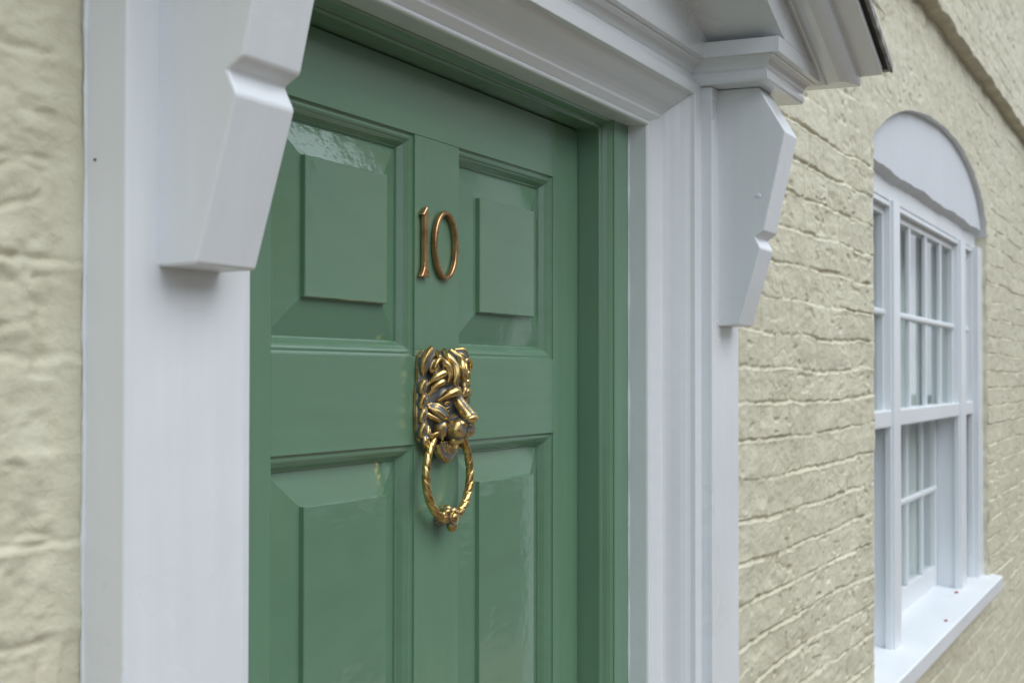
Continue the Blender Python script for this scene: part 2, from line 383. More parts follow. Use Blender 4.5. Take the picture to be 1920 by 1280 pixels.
for wx, s in ((WX0, -1), (WX1, 1)):
    zs = np.linspace(WZ0, float(arch_z(wx)) + (.0), 150); P = []
    for z in zs:
        e = float((vnoise(np.array([z * 45]), np.array([wx]), 21)[0] - .5) * .010 + (vnoise(np.array([z * 14]), np.array([wx]), 22)[0] - .5) * .010)
        P.append((wx + e, surf(wx + e, z) + .004, z + HZ))
    strip(P, [(wx + s * .004, .86, z) for x, y, z in P], M_wall, 'jamb', wall)

# ------------------------------------------------------------------ doorcase
DC = thing('doorcase', 'white glossy pedimented doorcase with carved brackets framing the green door', 'doorcase', (XC, .72, 0))
Xi = 2.047                                   # white inner edge, right
def arc(p, q, bul, n=6):
    """points from p to q bulging by bul to the left of travel"""
    p = Vector(p); q = Vector(q); d = q - p; nrm = Vector((-d.y, d.x)).normalized(); L = d.length
    return [tuple(p + d * (i / n) + nrm * (4 * bul * (i / n) * (1 - i / n))) for i in range(n + 1)]
ogee = [(.0365, .0180, .7135), (.0385, .0200, .7125), (.0415, .0240, .7090), (.0440, .0290, .7030), (.0462, .0335, .6960), (.0490, .0390, .6890), (.0530, .0440, .6830), (.0570, .0485, .6790), (.0590, .0510, .6765), (.0600, .0515, .6700)]
prof = [(0, 0, .765), (0, 0, .7245), (.0012, .0010, .7215), (.0040, .0030, .7203), (.0068, .0055, .7212), (.0082, .0065, .7222), (.0095, .0072, .7205), (.0140, .0090, .7185), (.0300, .0150, .7130), (.0340, .0165, .7128)] + ogee + [(.0615, .0525, .6690), (.0905, .0680, .6690), (.0905, .0680, .765)]
b = bmesh.new(); frame_sweep(b, prof, mir(Xi), Xi, .3635, -HZ)
arch_o = obj('architrave', b, M_wh, DC, bevel=.0006)
def pilaster(x0, x1):
    b = boxes((x0, x1, .6528, .760, -HZ + .22, .4302))
    o = obj('pilaster', b, M_wv, DC, bevel=.0022, segs=3)
    obj('plinth_block', boxes((x0 - .012, x1 + .012, .640, .762, -HZ + .002, -HZ + .222)), M_wv, o, bevel=.003)
    return o
pl = pilaster(.8043, .9432); pr = pilaster(mir(.9432), mir(.8043))
b = bmesh.new(); bmesh.ops.create_uvsphere(b, u_segments=10, v_segments=6, radius=.0011)
bmesh.ops.translate(b, verts=b.verts, vec=(.8042, .6795, HZ + .1465)); obj('nail_head', b, M_felt, pl)
corb = [(.656, .0755), (.6212, .0765), (.5883, .1905), (.5962, .2072), (.5835, .2155), (.5505, .3610), (.5908, .4300), (.656, .4300)]
for x0, x1 in ((.8387, .9105), (mir(.9105), mir(.8387))):
    b = bmesh.new(); prism_x(b, corb, x0, x1)
    obj('corbel', b, M_wv, DC, bevel=.0026, segs=4)
for o_ in DC.children:
    if o_.name == 'corbel.001':
        b = bmesh.new(); bmesh.ops.create_uvsphere(b, u_segments=16, v_segments=10, radius=1)
        for v in b.verts: v.co = Vector((mir(.9105) + v.co.x * .0011, .592 + v.co.y * .0045, HZ + .268 + v.co.z * .004))
        obj('filled_nail_hole', b, M_wv, o_, smooth=True)
def paint_bead(x, y, z0, z1, mat, seed, r0=.0012):
    rd = random.Random(seed); b = bmesh.new(); rows = []; n = int((z1 - z0) / .006); ph = [rd.random() * 9 for _ in range(5)]
    for i in range(n + 1):
        z = z0 + (z1 - z0) * i / n; k = .5 + .5 * math.sin(z * 23 + ph[0]) * math.sin(z * 61 + ph[1]); rr = r0 * (.45 + .9 * k + .5 * rd.random() * (rd.random() > .8))
        dx = .0006 * math.sin(z * 37 + ph[2])
        rows.append([b.verts.new((x + dx + rr * math.cos(a), y + rr * math.sin(a), z + HZ)) for a in [t * math.pi / 4 for t in range(8)]])
    for p, q in zip(rows, rows[1:]):
        for i in range(8): b.faces.new((p[i], p[(i + 1) % 8], q[(i + 1) % 8], q[i]))
    obj('paint_bead', b, mat, DC, smooth=True)
paint_bead(.8042, .6875, -1.3, .43, M_wv, 3, .0017)
paint_bead(2.0472, .7515, -1.3, .3630, M_wv, 5, .0016)
# entablature breaking forward over both pilasters
def entab(b, prof, cap_y=.578, base_y=.6885):
    V = [(.7456, .76, -1, 0), (.7456, cap_y, -1, -1), (.943, cap_y, 1, -1), (.943, base_y, 1, -1), (2.1376, base_y, -1, -1), (2.1376, cap_y, -1, -1), (2.335, cap_y, 1, -1), (2.335, .76, 1, 0)]
    rows = [[b.verts.new((x + sx * e, y + sy * e, z + HZ)) for x, y, sx, sy in V] for e, z in prof]
    for r, s in zip(rows, rows[1:]):
        for i in range(7): b.faces.new((r[i], r[i + 1], s[i + 1], s[i]))
    for r in (rows[0], rows[-1]):
        b.faces.new((r[0], r[1], r[2], r[3])); b.faces.new((r[4], r[5], r[6], r[7])); b.faces.new((r[0], r[3], r[4], r[7]))
    for r, s in zip(rows, rows[1:]): b.faces.new((r[7], r[0], s[0], s[7]))
b = bmesh.new()
entab(b, [(0, .4305), (.0095, .4310), (.0118, .4345), (.0125, .4400), (.0118, .4455), (.0095, .4480), (.0115, .4500), (.0130, .4545), (.0170, .4600), (.0230, .4630), (.0260, .4635), (.0262, .4655), (.0353, .4656), (.0355, .4662), (.0355, .4880)])
obj('cornice', b, M_wh, DC, bevel=.0009)
# pediment: tympanum board and raking mouldings
SL = .37; A2 = (2.298, .488)                 # a point of the moulding's lower line on the right-hand rake
def zl(X): return A2[1] + SL * (A2[0] - X)
ztop = zl(XC)
b = bmesh.new()
t0 = 2.40
P = [(mir(2.33), .4884), (2.33, .4884), (XC, zl(XC) - .01)]
A = [b.verts.new((x, .655, z + HZ)) for x, z in P]; B = [b.verts.new((x, .68, z + HZ)) for x, z in P]
b.faces.new(A); b.faces.new(B)
for i in range(3): b.faces.new((A[i], A[(i + 1) % 3], B[(i + 1) % 3], B[i]))
obj('tympanum', b, M_wv, DC)
def rake(prof, xe, zcut, name, mat, parent, side, bev=.0008, bias=0):
    b = bmesh.new()
    A = [b.verts.new((XC, y, zl(XC) + h + HZ)) for y, h in prof]; B = [b.verts.new((xe, y, zl(xe) + h + HZ)) for y, h in prof]
    k = len(prof)
    for i in range(k): b.faces.new((A[i], A[(i + 1) % k], B[(i + 1) % k], B[i]))
    b.faces.new(A); b.faces.new(B)
    if zcut is not None:
        r = bmesh.ops.bisect_plane(b, geom=b.verts[:] + b.edges[:] + b.faces[:], plane_co=(0, 0, zcut + HZ), plane_no=(0, 0, -1), clear_outer=True)
        bmesh.ops.holes_fill(b, edges=[e for e in b.edges if e.is_boundary])
    if side < 0:
        for v in b.verts: v.co.x = 2 * XC - v.co.x
    return obj(name, b, mat, parent, bevel=bev)
for side in (1, -1):
    rake([(.70, -.0596), (.5428, -.0596), (.5428, -.0005), (.70, -.0005)], 2.42, .4885, 'rake_fascia', M_wv, DC, side)
    ov = [(.5395, .0005), (.5375, -.0020), (.534, -.0010)] + [(.534, .002), (.527, -.0035), (.518, -.006), (.509, -.0065), (.501, -.004), (.495, .0005), (.490, .0070), (.4878, .0140)] + [(.4872, .0215), (.4872, .0275), (.4842, .0285), (.4540, .0290), (.4530, .0298), (.4530, .0425)]
    rake([(.71, .0)] + ov + [(.71, .0425)], 2.401, .463, 'rake_moulding', M_wh, DC, side, .0006)
    rake([(.72, .0430), (.4470, .0430), (.4470, .0450), (.72, .0450)], 2.412, None, 'roof_underlay', M_felt, DC, side, .0004)
    L = rake([(.72, .0455), (.4460, .0455), (.4425, .0435), (.4405, .0450), (.4400, .0560), (.4450, .0600), (.72, .0800)], 2.424, None, 'lead_roof', M_lead, DC, side, .0006)

# ------------------------------------------------------------------ green frame and door
DX0, DX1, DZT = mir(1.9725), 1.9725, .3503
FR = thing('door_frame', 'green gloss painted door frame set inside the white doorcase', 'door frame', (XC, .79, 0))
prof = [(0, 0, .842), (0, 0, .7685), (.0010, .0010, .7662), (.0030, .0025, .7655), (.0048, .0042, .7668), (.0062, .0055, .7655), (.0085, .0078, .7600), (.0110, .0100, .7560), (.0140, .0120, .7540), (.0155, .0128, .7535), (.0163, .0134, .7560), (.0173, .0138, .7560), (.0180, .0142, .7520), (.0200, .0145, .7515), (.080, .020, .7515), (.080, .020, .842)]
b = bmesh.new(); frame_sweep(b, prof, DX0, DX1, DZT, -HZ + .05)
obj('frame_lining', b, M_gv, FR, bevel=.0004)
b = boxes((DX0 - .02, DX1 + .02, .70, .90, -HZ + .001, -HZ + .055))
st = obj('door_step', b, M_stone, bevel=.004); st['label'] = 'worn stone threshold step under the green front door'; st['category'] = 'step'

DR = thing('front_door', 'green gloss six-panel front door numbered 10 with brass lion knocker', 'door', (DX0 + .01, .82, -HZ + HZ + .06))
G = .0018
L0, L1, R0, R1 = 1.1990, 1.4848, 1.5955, 1.8825
L0 = mir(1.8825)
DB = -HZ + .062
zp = [(.0228, .2725), (-.86, -.0765), (-1.36, -.96)]         # panel openings, rows
xp = [(L0, L1), (R0, R1)]
by0, by1 = .80, .84
bv = .0007
obj('stile', boxes((DX0 + G, L0, by0, by1, DB, DZT - G)), M_gv, DR, bevel=bv)
obj('stile', boxes((R1, DX1 - G, by0, by1, DB, DZT - G)), M_gv, DR, bevel=bv)
for za, zb in ((.2725, DZT - G), (-.0765, .0228), (-.96, -.86), (DB, -1.36)):
    obj('rail', boxes((L0, R1, by0 + .0002, by1, za, zb)), M_gh, DR, bevel=bv)
for za, zb in zp:
    obj('muntin', boxes((L1, R0, by0 + .0001, by1, za, zb)), M_gv, DR, bevel=bv)
mprof = [(0, .802), (.0004, .8032), (.0022, .8040), (.0050, .8036), (.0072, .8046), (.0085, .8062), (.0098, .8070), (.0118, .8090), (.0138, .8125), (.0152, .8150), (.0166, .8155), (.0174, .8180)]
for za, zb in zp:
    for xa, xb in xp:
        b = bmesh.new(); rect_rings(b, [(.0174, .8182), (.0560, .8100), (.0562, .8050), (.0572, .8042)], xa, xb, za, zb, True, (.0095, -.0005, -.0035, 0))
        p = obj('panel', b, M_gp, DR)
        b = bmesh.new(); rect_rings(b, mprof, xa, xb, za, zb)
        o = obj('panel_moulding', b, M_gh, p)
# ---- digits
def bevel_shape(pts_outer, pts_inner, y_back, y_face, ins, y_side):
    """flat shape with a bevelled face: outline loops in (x, z); pts_inner may be None"""
    b = bmesh.new()
    def loop(pts, y, off=0):
        n = len(pts); out = []
        for i in range(n):
            p0 = Vector(pts[i - 1]); p1 = Vector(pts[i]); p2 = Vector(pts[(i + 1) % n])
            d1 = (p1 - p0).normalized(); d2 = (p2 - p1).normalized(); n1 = Vector((-d1.y, d1.x)); n2 = Vector((-d2.y, d2.x))
            nn = (n1 + n2); nn = nn / max(.35, nn.length_squared / 2)
            q = p1 + nn * off; out.append(b.verts.new((q.x, y, q.y + HZ)))
        return out
    def bridge(a, c):
        n = len(a)
        for i in range(n): b.faces.new((a[i], a[(i + 1) % n], c[(i + 1) % n], c[i]))
    o = [loop(pts_outer, y_back), loop(pts_outer, y_side), loop(pts_outer, y_face, ins)]
    bridge(o[0], o[1]); bridge(o[1], o[2])
    if pts_inner is None: b.faces.new(o[2]); b.faces.new(o[0])
    else:
        i_ = [loop(pts_inner, y_back), loop(pts_inner, y_side), loop(pts_inner, y_face, -ins)]
        bridge(i_[0], i_[1]); bridge(i_[1], i_[2]); bridge(i_[2], o[2]); bridge(i_[0], o[0])
    return b
n = 72
ell = lambda cx, cz, rx, rz: [(cx + rx * math.cos(2 * math.pi * i / n), cz + rz * math.sin(2 * math.pi * i / n)) for i in range(n)]
b = bevel_shape(ell(1.5515, .1522, .0298, .0400), ell(1.5515, .1522, .0234, .0352), .7985, .7928, .0011, .7938)
obj('number_zero', b, M_digit, DR, bevel=.0004, label='brass figure 0 on the door')
one = [(1.4880, .1122), (1.5095, .1122), (1.5072, .1175), (1.5048, .1235), (1.5043, .1300), (1.5043, .1905), (1.5030, .1922), (1.5010, .1918), (1.4965, .1870), (1.4918, .1828), (1.4945, .1812), (1.4968, .1815), (1.4968, .1300), (1.4958, .1235), (1.4925, .1175)]
b = bevel_shape(one, None, .7985, .7928, .0011, .7938)
obj('number_one', b, M_digit, DR, bevel=.0004, label='brass figure 1 on the door')

# ------------------------------------------------------------------ lion knocker
def W(a, h, p): return Vector((XC + a / 100, .8 - p / 100, HZ + h / 100))
def catmull(pts, per=6):
    P = [Vector(p) for p in pts]; P = [P[0] * 2 - P[1]] + P + [P[-1] * 2 - P[-2]]; out = []
    for i in range(1, len(P) - 2):
        for j in range(per):
            t = j / per; a, b_, c, d = P[i - 1], P[i], P[i + 1], P[i + 2]
            out.append(.5 * ((2 * b_) + (c - a) * t + (2 * a - 5 * b_ + 4 * c - d) * t * t + (3 * b_ - a - 3 * c + d) * t ** 3))
    out.append(P[-2]); return out
def tube(b, pts, radii, seg=10, per=6, spline=True):
    """tapered tube through (a,h,p) points in cm with round ends"""
    k = len(pts)
    Q = catmull([tuple(p) + (r,) if False else p for p, r in zip(pts, radii)], per) if spline else [Vector(p) for p in pts]
    m = len(Q); Rr = []
    for i in range(m):
        t = i / (m - 1) * (k - 1); j = min(int(t), k - 2); f = t - j; f = f * f * (3 - 2 * f); Rr.append(radii[j] * (1 - f) + radii[j + 1] * f)
    def frame(i):
        d = (Q[min(i + 1, m - 1)] - Q[max(i - 1, 0)]).normalized(); u = d.cross(Vector((0, 0, 1)))
        if u.length < .05: u = d.cross(Vector((0, 1, 0)))
        u.normalize(); return d, u, d.cross(u)
    rings = []
    def ring(c, u, v, r): rings.append([b.verts.new(W(*(c + u * (r * math.cos(2 * math.pi * s / seg)) + v * (r * math.sin(2 * math.pi * s / seg))))) for s in range(seg)])
    d, u, v = frame(0)
    for e in (80, 55, 28): ring(Q[0] - d * Rr[0] * math.sin(rad(e)), u, v, Rr[0] * math.cos(rad(e)))
    for i in range(m): d, u, v = frame(i); ring(Q[i], u, v, Rr[i])
    for e in (28, 55, 80): ring(Q[-1] + d * Rr[-1] * math.sin(rad(e)), u, v, Rr[-1] * math.cos(rad(e)))
    for r, s in zip(rings, rings[1:]):
        for i in range(seg): b.faces.new((r[i], r[(i + 1) % seg], s[(i + 1) % seg], s[i]))
    b.faces.new(rings[0][::-1]); b.faces.new(rings[-1])
def ell3(b, c, r, tilt=0, sq=1.0):
    m = Matrix.Rotation(tilt, 3, 'Z')
    g = bmesh.ops.create_uvsphere(b, u_segments=48, v_segments=28, radius=1)
    for v in g['verts']:
        if sq != 1.0: v.co = Vector([math.copysign(abs(t) ** sq, t) for t in v.co])
        q = Vector((v.co.x * r[0], v.co.y * r[1], v.co.z * r[2])); q = m @ q
        v.co = W(*(q + Vector(c)))
def S(b, pts, radii, mirror=True, strands=1, spread=.55):
    """a lock of hair: one or several parallel strands, mirrored to the other side"""
    for sg in ((1, -1) if mirror else (1,)):
        P = [Vector((-p[0] * sg if mirror else p[0], p[1], p[2])) for p in pts]
        if strands == 1: tube(b, P, radii)
        else:
            tube(b, [p - Vector((0, 0, .12)) for p in P], [r * .85 for r in radii])
            for j in range(strands):
                o = (j / (strands - 1) - .5) * 2 * spread; QQ = []
                for i, p in enumerate(P):
                    d = P[min(i + 1, len(P) - 1)] - P[max(i - 1, 0)]; nn = Vector((-d.y, d.x, 0))
                    nn = nn.normalized() if nn.length > 1e-6 else Vector((1, 0, 0))
                    QQ.append(p + nn * (o * radii[i]) + Vector((0, 0, radii[i] * (.30 - .5 * o * o))))
                tube(b, QQ, [max(.07, r * .80 / strands * 1.5) for r in radii], seg=8)
def prism_poly(b, pts, p0, p1, ins=.2):
    n = len(pts); c = Vector((sum(p[0] for p in pts) / n, sum(p[1] for p in pts) / n))
    A = [b.verts.new(W(x, y, p0)) for x, y in pts]; B = [b.verts.new(W(x, y, p1 - ins)) for x, y in pts]
    C = [b.verts.new(W(*(Vector((x, y)) * 1 + (c - Vector((x, y))).normalized() * ins), p1)) for x, y in pts]
    for r, s in ((A, B), (B, C)):
        for i in range(n): b.faces.new((r[i], r[(i + 1) % n], s[(i + 1) % n], s[i]))
    b.faces.new(A[::-1]); b.faces.new(C)
KN = thing  # keep name short
def build_lion():
    b = bmesh.new()
    half = [(0, 3.0), (2.5, 3.1), (4.3, 3.0), (5.2, 2.3), (5.5, 1.0), (5.45, -.3), (5.75, -1.5), (5.85, -3.0), (6.0, -4.5), (5.85, -6.0), (5.3, -7.2), (4.3, -8.1), (3.0, -8.5), (0, -8.6)]
    prism_poly(b, half + [(-x, y) for x, y in half[-2:0:-1]], .02, .8, .35)
    ell3(b, (0, -2.6, .3), (4.7, 5.3, 1.35))
    ell3(b, (0, .3, .5), (3.5, 2.7, 1.95))
    ell3(b, (0, -3.0, .9), (2.7, 3.2, 1.55))
    # snout
    tube(b, [(0, -2.2, 2.15), (0, -3.2, 2.9), (0, -4.6, 4.05)], [.66, .78, .86], seg=18)
    for s in (-1, 1):
        tube(b, [(s * .45, -2.3, 2.35), (s * .60, -3.3, 3.1), (s * .72, -4.55, 4.2)], [.40, .50, .58], seg=16)
        ell3(b, (s * .55, -4.85, 4.30), (.55, .42, .55))
        ell3(b, (s * 1.25, -6.0, 3.1), (1.28, .98, .95), s * .30, .72)
        tube(b, [(s * .35, -5.55, 4.05), (s * 1.2, -5.3, 4.0), (s * 2.1, -5.5, 3.4), (s * 2.45, -6.1, 2.8)], [.14, .20, .18, .10], seg=10)
        ell3(b, (s * .95, -5.45, 3.2), (1.1, .75, 1.05))
        ell3(b, (s * 2.4, -5.9, 1.6), (.8, 1.2, .9))
    ell3(b, (0, -4.78, 4.50), (1.15, .58, .60)); ell3(b, (0, -5.15, 4.15), (.6, .5, .5))
    ell3(b, (0, -5.7, 2.3), (1.7, 1.7, 1.5))
    ell3(b, (0, -7.25, 2.35), (1.15, .6, .85))
    # brows, eyes, lids
    S(b, [(.55, -2.15, 2.9), (1.2, -1.75, 3.05), (2.2, -1.95, 2.75), (3.3, -2.7, 1.85)], [.36, .56, .54, .22])
    S(b, [(.55, -2.0, 3.1), (.75, -1.45, 3.1), (1.2, -1.0, 2.7)], [.3, .3, .15])
    for s in (-1, 1): ell3(b, (s * 1.65, -3.0, 1.95), (.46, .40, .42))
    S(b, [(.95, -2.9, 2.2), (1.2, -3.45, 2.15), (1.9, -3.65, 2.0), (2.6, -3.25, 1.7)], [.10, .14, .14, .08])
    S(b, [(.95, -3.6, 2.1), (1.5, -4.1, 2.1), (1.7, -4.7, 2.3)], [.08, .12, .10])
    # cheek tufts
    S(b, [(4.05, -3.3, 1.0), (3.4, -3.7, 1.75), (2.6, -4.35, 2.15), (1.75, -4.95, 2.35)], [.42, .66, .60, .16], strands=2)
    S(b, [(4.0, -4.3, .9), (3.3, -4.8, 1.6), (2.6, -5.15, 1.9), (1.9, -5.2, 2.2)], [.35, .42, .32, .12])
    # forehead strands
    S(b, [(.85, 3.0, 1.25), (1.35, 2.2, 2.05), (.85, 1.2, 2.65), (.95, .2, 2.9), (1.15, -.7, 2.85), (.75, -1.5, 3.0)], [.26, .46, .50, .46, .40, .24])
    S(b, [(2.2, 2.9, 1.1), (2.75, 2.0, 1.7), (2.1, 1.2, 2.35), (1.95, .2, 2.6), (2.3, -.6, 2.55)], [.2, .42, .46, .38, .15])
    # crown lobes
    S(b, [(2.9, 2.95, .8), (4.0, 2.75, 1.15), (4.9, 1.9, 1.05), (5.05, .8, .8), (4.75, -.1, .7)], [.35, .62, .68, .55, .2], strands=2)
    # ears
    arcp = [(3.45 + 1.0 * math.cos(rad(t)), 1.05 + .95 * math.sin(rad(t)), 2.05 + .12 * math.sin(rad(t))) for t in range(-25, 215, 24)]
    S(b, arcp, [.12] + [.27] * (len(arcp) - 2) + [.12])
    for s in (-1, 1): ell3(b, (s * 3.45, 1.05, 1.35), (1.15, 1.0, .55))
    # tufts under the ears
    S(b, [(2.2, .1, 2.2), (3.0, .35, 2.3), (3.9, -.0, 1.9), (4.6, -.9, 1.2)], [.15, .46, .44, .15])
    S(b, [(2.4, -.75, 2.2), (3.2, -.65, 2.2), (4.0, -1.2, 1.7), (4.55, -2.2, 1.1)], [.15, .44, .40, .15])
    # mane down both sides
    for i, h in enumerate((-.35, -2.0, -3.6, -5.2)):
        S(b, [(4.75, h, 1.0), (5.35, h - .55, 1.0), (5.45, h - 1.2, .85), (5.0, h - 1.75, .75)], [.25, .56, .56, .22], strands=2)
    S(b, [(4.9, -6.6, .9), (4.9, -7.2, 1.0), (4.3, -7.9, .8), (3.4, -8.3, .6)], [.25, .5, .45, .2], strands=2)
    S(b, [(4.2, -5.6, 1.0), (4.35, -6.4, 1.1), (4.0, -7.2, .9)], [.2, .36, .2], strands=2)
    # mouth corners and eyes the ring hangs in
    ringp = [(3.75 + .62 * math.cos(rad(t)), -6.75 + .35 * math.sin(rad(t)), 1.35 + .62 * math.sin(rad(t))) for t in range(0, 361, 30)]
    S(b, ringp, [.24] * len(ringp))
    S(b, [(2.3, -5.4, 2.2), (2.75, -6.2, 2.0), (2.5, -7.1, 1.9)], [.2, .28, .2])
    # beard
    bd = [(0, -7.4), (1.6, -7.4), (2.75, -7.8), (2.3, -8.7), (1.2, -9.5), (0, -10.0)]
    prism_poly(b, bd + [(-x, y) for x, y in bd[-2:0:-1]], .75, 1.55, .22)
    for k in range(-3, 4):
        tube(b, [(k * .62, -7.5, 1.5), (k * .50, -8.3, 1.58), (k * .20, -9.55 + abs(k) * .18, 1.40)], [.20, .23, .08], seg=8)
    bmesh.ops.recalc_face_normals(b, faces=b.faces)
    me = bpy.data.meshes.new('lion_face'); b.to_mesh(me); b.free(); return me
KD = obj('door_knocker', None, None) if False else None
def bake_cast(o, iters=70, scale=.00045):
    """apply the remesh, and record for every vertex how far it stands proud of (or sits below) the softened form: proud metal is polished by hands, hollows keep their patina"""
    dg = bpy.context.evaluated_depsgraph_get(); dg.update()
    me = bpy.data.meshes.new_from_object(o.evaluated_get(dg)); mats = list(o.data.materials)
    o.modifiers.clear(); o.data = me
    n = len(me.vertices); co = np.empty(n * 3, np.float32); me.vertices.foreach_get('co', co); co = co.reshape(-1, 3).astype(float)
    e = np.empty(len(me.edges) * 2, np.int32); me.edges.foreach_get('vertices', e); e = e.reshape(-1, 2)
    deg = np.bincount(e.ravel(), minlength=n)[:, None].clip(1)
    nr = np.empty(n * 3, np.float32); me.vertex_normals.foreach_get('vector', nr); nr = nr.reshape(-1, 3)
    q = co.copy()
    for _ in range(iters):
        a = np.stack([np.bincount(e[:, 0], q[e[:, 1], k], n) + np.bincount(e[:, 1], q[e[:, 0], k], n) for k in range(3)], 1) / deg
        q = q * .3 + a * .7
    d = ((co - q) * nr).sum(1)
    at = me.attributes.new('worn', 'FLOAT', 'POINT'); at.data.foreach_set('value', np.clip(.5 + d / scale * .25, 0, 1).astype(np.float32))
    if not me.materials:
        for m_ in mats: me.materials.append(m_)
    for p in me.polygons: p.use_smooth = True
lion_me = build_lion()
lion = obj('door_knocker', lion_me, M_brass, DR, label='brass lion head door knocker with dark patina in the hollows')
md = lion.modifiers.new('remesh', 'REMESH'); md.mode = 'VOXEL'; md.voxel_size = .00034; md.use_smooth_shade = True
md = lion.modifiers.new('smooth', 'SMOOTH'); md.factor = .5; md.iterations = 6
bake_cast(lion)
# twisted ring
def build_ring():
    b = bmesh.new(); seg = 28; N = 460; rows = []
    a0 = rad(38)
    def ctr(t):
        th = a0 + (2 * math.pi - 2 * a0) * t           # 0 = top, sweeping down the left side
        a = -5.55 * math.sin(th); h = -11.35 + 5.0 * math.cos(th) * (1 if math.cos(th) < 0 else 1.10)
        return Vector((a, h, 1.45 + .25 * math.cos(th) * -1 * .6))
    for i in range(N + 1):
        t = i / N; c = ctr(t); d = (ctr(t + .001) - ctr(t - .001)).normalized(); u = Vector((0, 0, 1)); v = d.cross(u).normalized()
        taper = .45 + .05 * math.sin(math.pi * t)
        L = t * 31; row = []
        for s in range(seg):
            ph = 2 * math.pi * s / seg; sd = 1 if t < .5 else -1
            g = (ph * 2 / (2 * math.pi) + sd * L * .62) % 1.0
            groove = math.exp(-(min(g, 1 - g) / .10) ** 2)
            r = taper * (1 + .05 * math.sin(math.pi * g)  - .17 * groove)
            row.append(b.verts.new(W(*(c + u * (r * math.cos(ph)) + v * (r * math.sin(ph))))))
        rows.append(row)
    for r, s in zip(rows, rows[1:]):
        for i in range(seg): b.faces.new((r[i], r[(i + 1) % seg], s[(i + 1) % seg], s[i]))
    b.faces.new(rows[0][::-1]); b.faces.new(rows[-1]); return b
rg_ = obj('ring', build_ring(), M_rope, lion, smooth=True); bake_cast(rg_, 25, .00025)
b = bmesh.new()
ell3(b, (-.1, -15.2, 1.1), (.62, .5, .75)); ell3(b, (0, -16.3, 1.7), (1.35, .62, .62)); ell3(b, (.1, -17.1, 1.85), (.72, .75, .62))
ell3(b, (.05, -16.2, 2.15), (.62, .6, .42)); ell3(b, (.55, -15.45, 1.8), (.55, .42, .42)); ell3(b, (-.65, -15.5, 1.6), (.5, .42, .42))
for s in (-1, 1): tube(b, [(s * .2, -16.9, 2.3), (s * .75, -16.5, 2.25), (s * .8, -15.8, 2.2), (s * .35, -15.5, 2.3)], [.16, .2, .18, .14], seg=8)
tube(b, [(-1.7, -15.75, 1.6), (-.8, -16.25, 1.6), (.8, -16.25, 1.6), (1.7, -15.75, 1.6)], [.42, .5, .5, .42])
kn = obj('ring_boss', b, M_brass, lion)
md = kn.modifiers.new('remesh', 'REMESH'); md.mode = 'VOXEL'; md.voxel_size = .0003; md.use_smooth_shade = True
md = kn.modifiers.new('smooth', 'SMOOTH'); md.factor = .5; md.iterations = 4
bake_cast(kn)
b = bmesh.new(); tube(b, [(0, -16.35, -.1), (0, -16.35, .3)], [.95, .95], seg=24, spline=False); tube(b, [(0, -16.3, .2), (0, -16.2, 1.1)], [.62, .5], seg=20, spline=False)
ss_ = obj('strike_stud', b, M_brass, lion, smooth=True); bake_cast(ss_, 2, .01)

# ------------------------------------------------------------------ window
SW = thing('sash_window', 'white painted arched sash window with side lights set in cream brick wall', 'window', (4.6, .73, HZ - .73))
# arched head panel
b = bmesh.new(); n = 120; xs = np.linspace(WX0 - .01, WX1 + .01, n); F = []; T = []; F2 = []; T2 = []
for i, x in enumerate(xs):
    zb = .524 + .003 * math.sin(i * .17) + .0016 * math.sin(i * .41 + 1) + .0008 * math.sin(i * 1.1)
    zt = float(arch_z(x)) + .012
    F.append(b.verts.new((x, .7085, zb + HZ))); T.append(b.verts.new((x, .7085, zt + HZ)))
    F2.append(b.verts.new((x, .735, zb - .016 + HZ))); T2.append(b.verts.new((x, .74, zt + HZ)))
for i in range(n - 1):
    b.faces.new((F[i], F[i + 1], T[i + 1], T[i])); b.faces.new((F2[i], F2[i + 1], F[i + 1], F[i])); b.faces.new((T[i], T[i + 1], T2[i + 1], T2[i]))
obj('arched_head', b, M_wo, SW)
YF = .7215
PX = [(3.537 + .012, 3.70), (3.975, 4.066), (5.196, 5.306), (5.525, WX1 + .012)]
fr = [(PX[0][0], PX[3][1], .7330, .80, .462, .512)]
fr += [(a, c, YF if c < 5.6 else .7088, .84, -.74, .462) for a, c in PX]
obj('frame', boxes(*fr), M_ww, SW, bevel=.002)
# parting beads against the posts
bd = []
for a, c in ((3.70, 3.975), (4.066, 5.196), (5.306, 5.525)):
    bd += [(a, a + .012, .729, .745, -.72, .456), (c - .012, c, .729, .745, -.72, .456), (a + .012, c - .012, .729, .745, .444, .456)]
obj('stop_bead', boxes(*bd), M_ww, SW, bevel=.001)
def sash(x0, x1, z0, z1, y, nx, bars, top, bot, st=.042, th=.035):
    s = obj('sash', boxes((x0, x0 + st, y, y + th, z0, z1), (x1 - st, x1, y, y + th, z0, z1), (x0 + st, x1 - st, y + .0004, y + th, z1 - top, z1), (x0 + st, x1 - st, y + .0004, y + th, z0, z0 + bot)), M_ww, SW, bevel=.002)
    g = []
    w_ = (x1 - x0) / nx
    for k in range(1, nx): g.append((x0 + k * w_ - .009, x0 + k * w_ + .009, y - .001, y + .014, z0 + bot, z1 - top))
    if g: obj('upright_glazing_bar', boxes(*g), M_ww, s, bevel=.004) 
    g2 = [(x0 + st * .6, x1 - st * .6, y - .006, y + .014, zb - .0085, zb + .0085) for zb in bars]
    obj('cross_glazing_bar', boxes(*g2), M_ww, s, bevel=.005)
    obj('pane', boxes((x0 + st * .8, x1 - st * .8, y + .0145, y + .0175, z0 + bot * .8, z1 - top * .8)), M_glass, s)
    return s
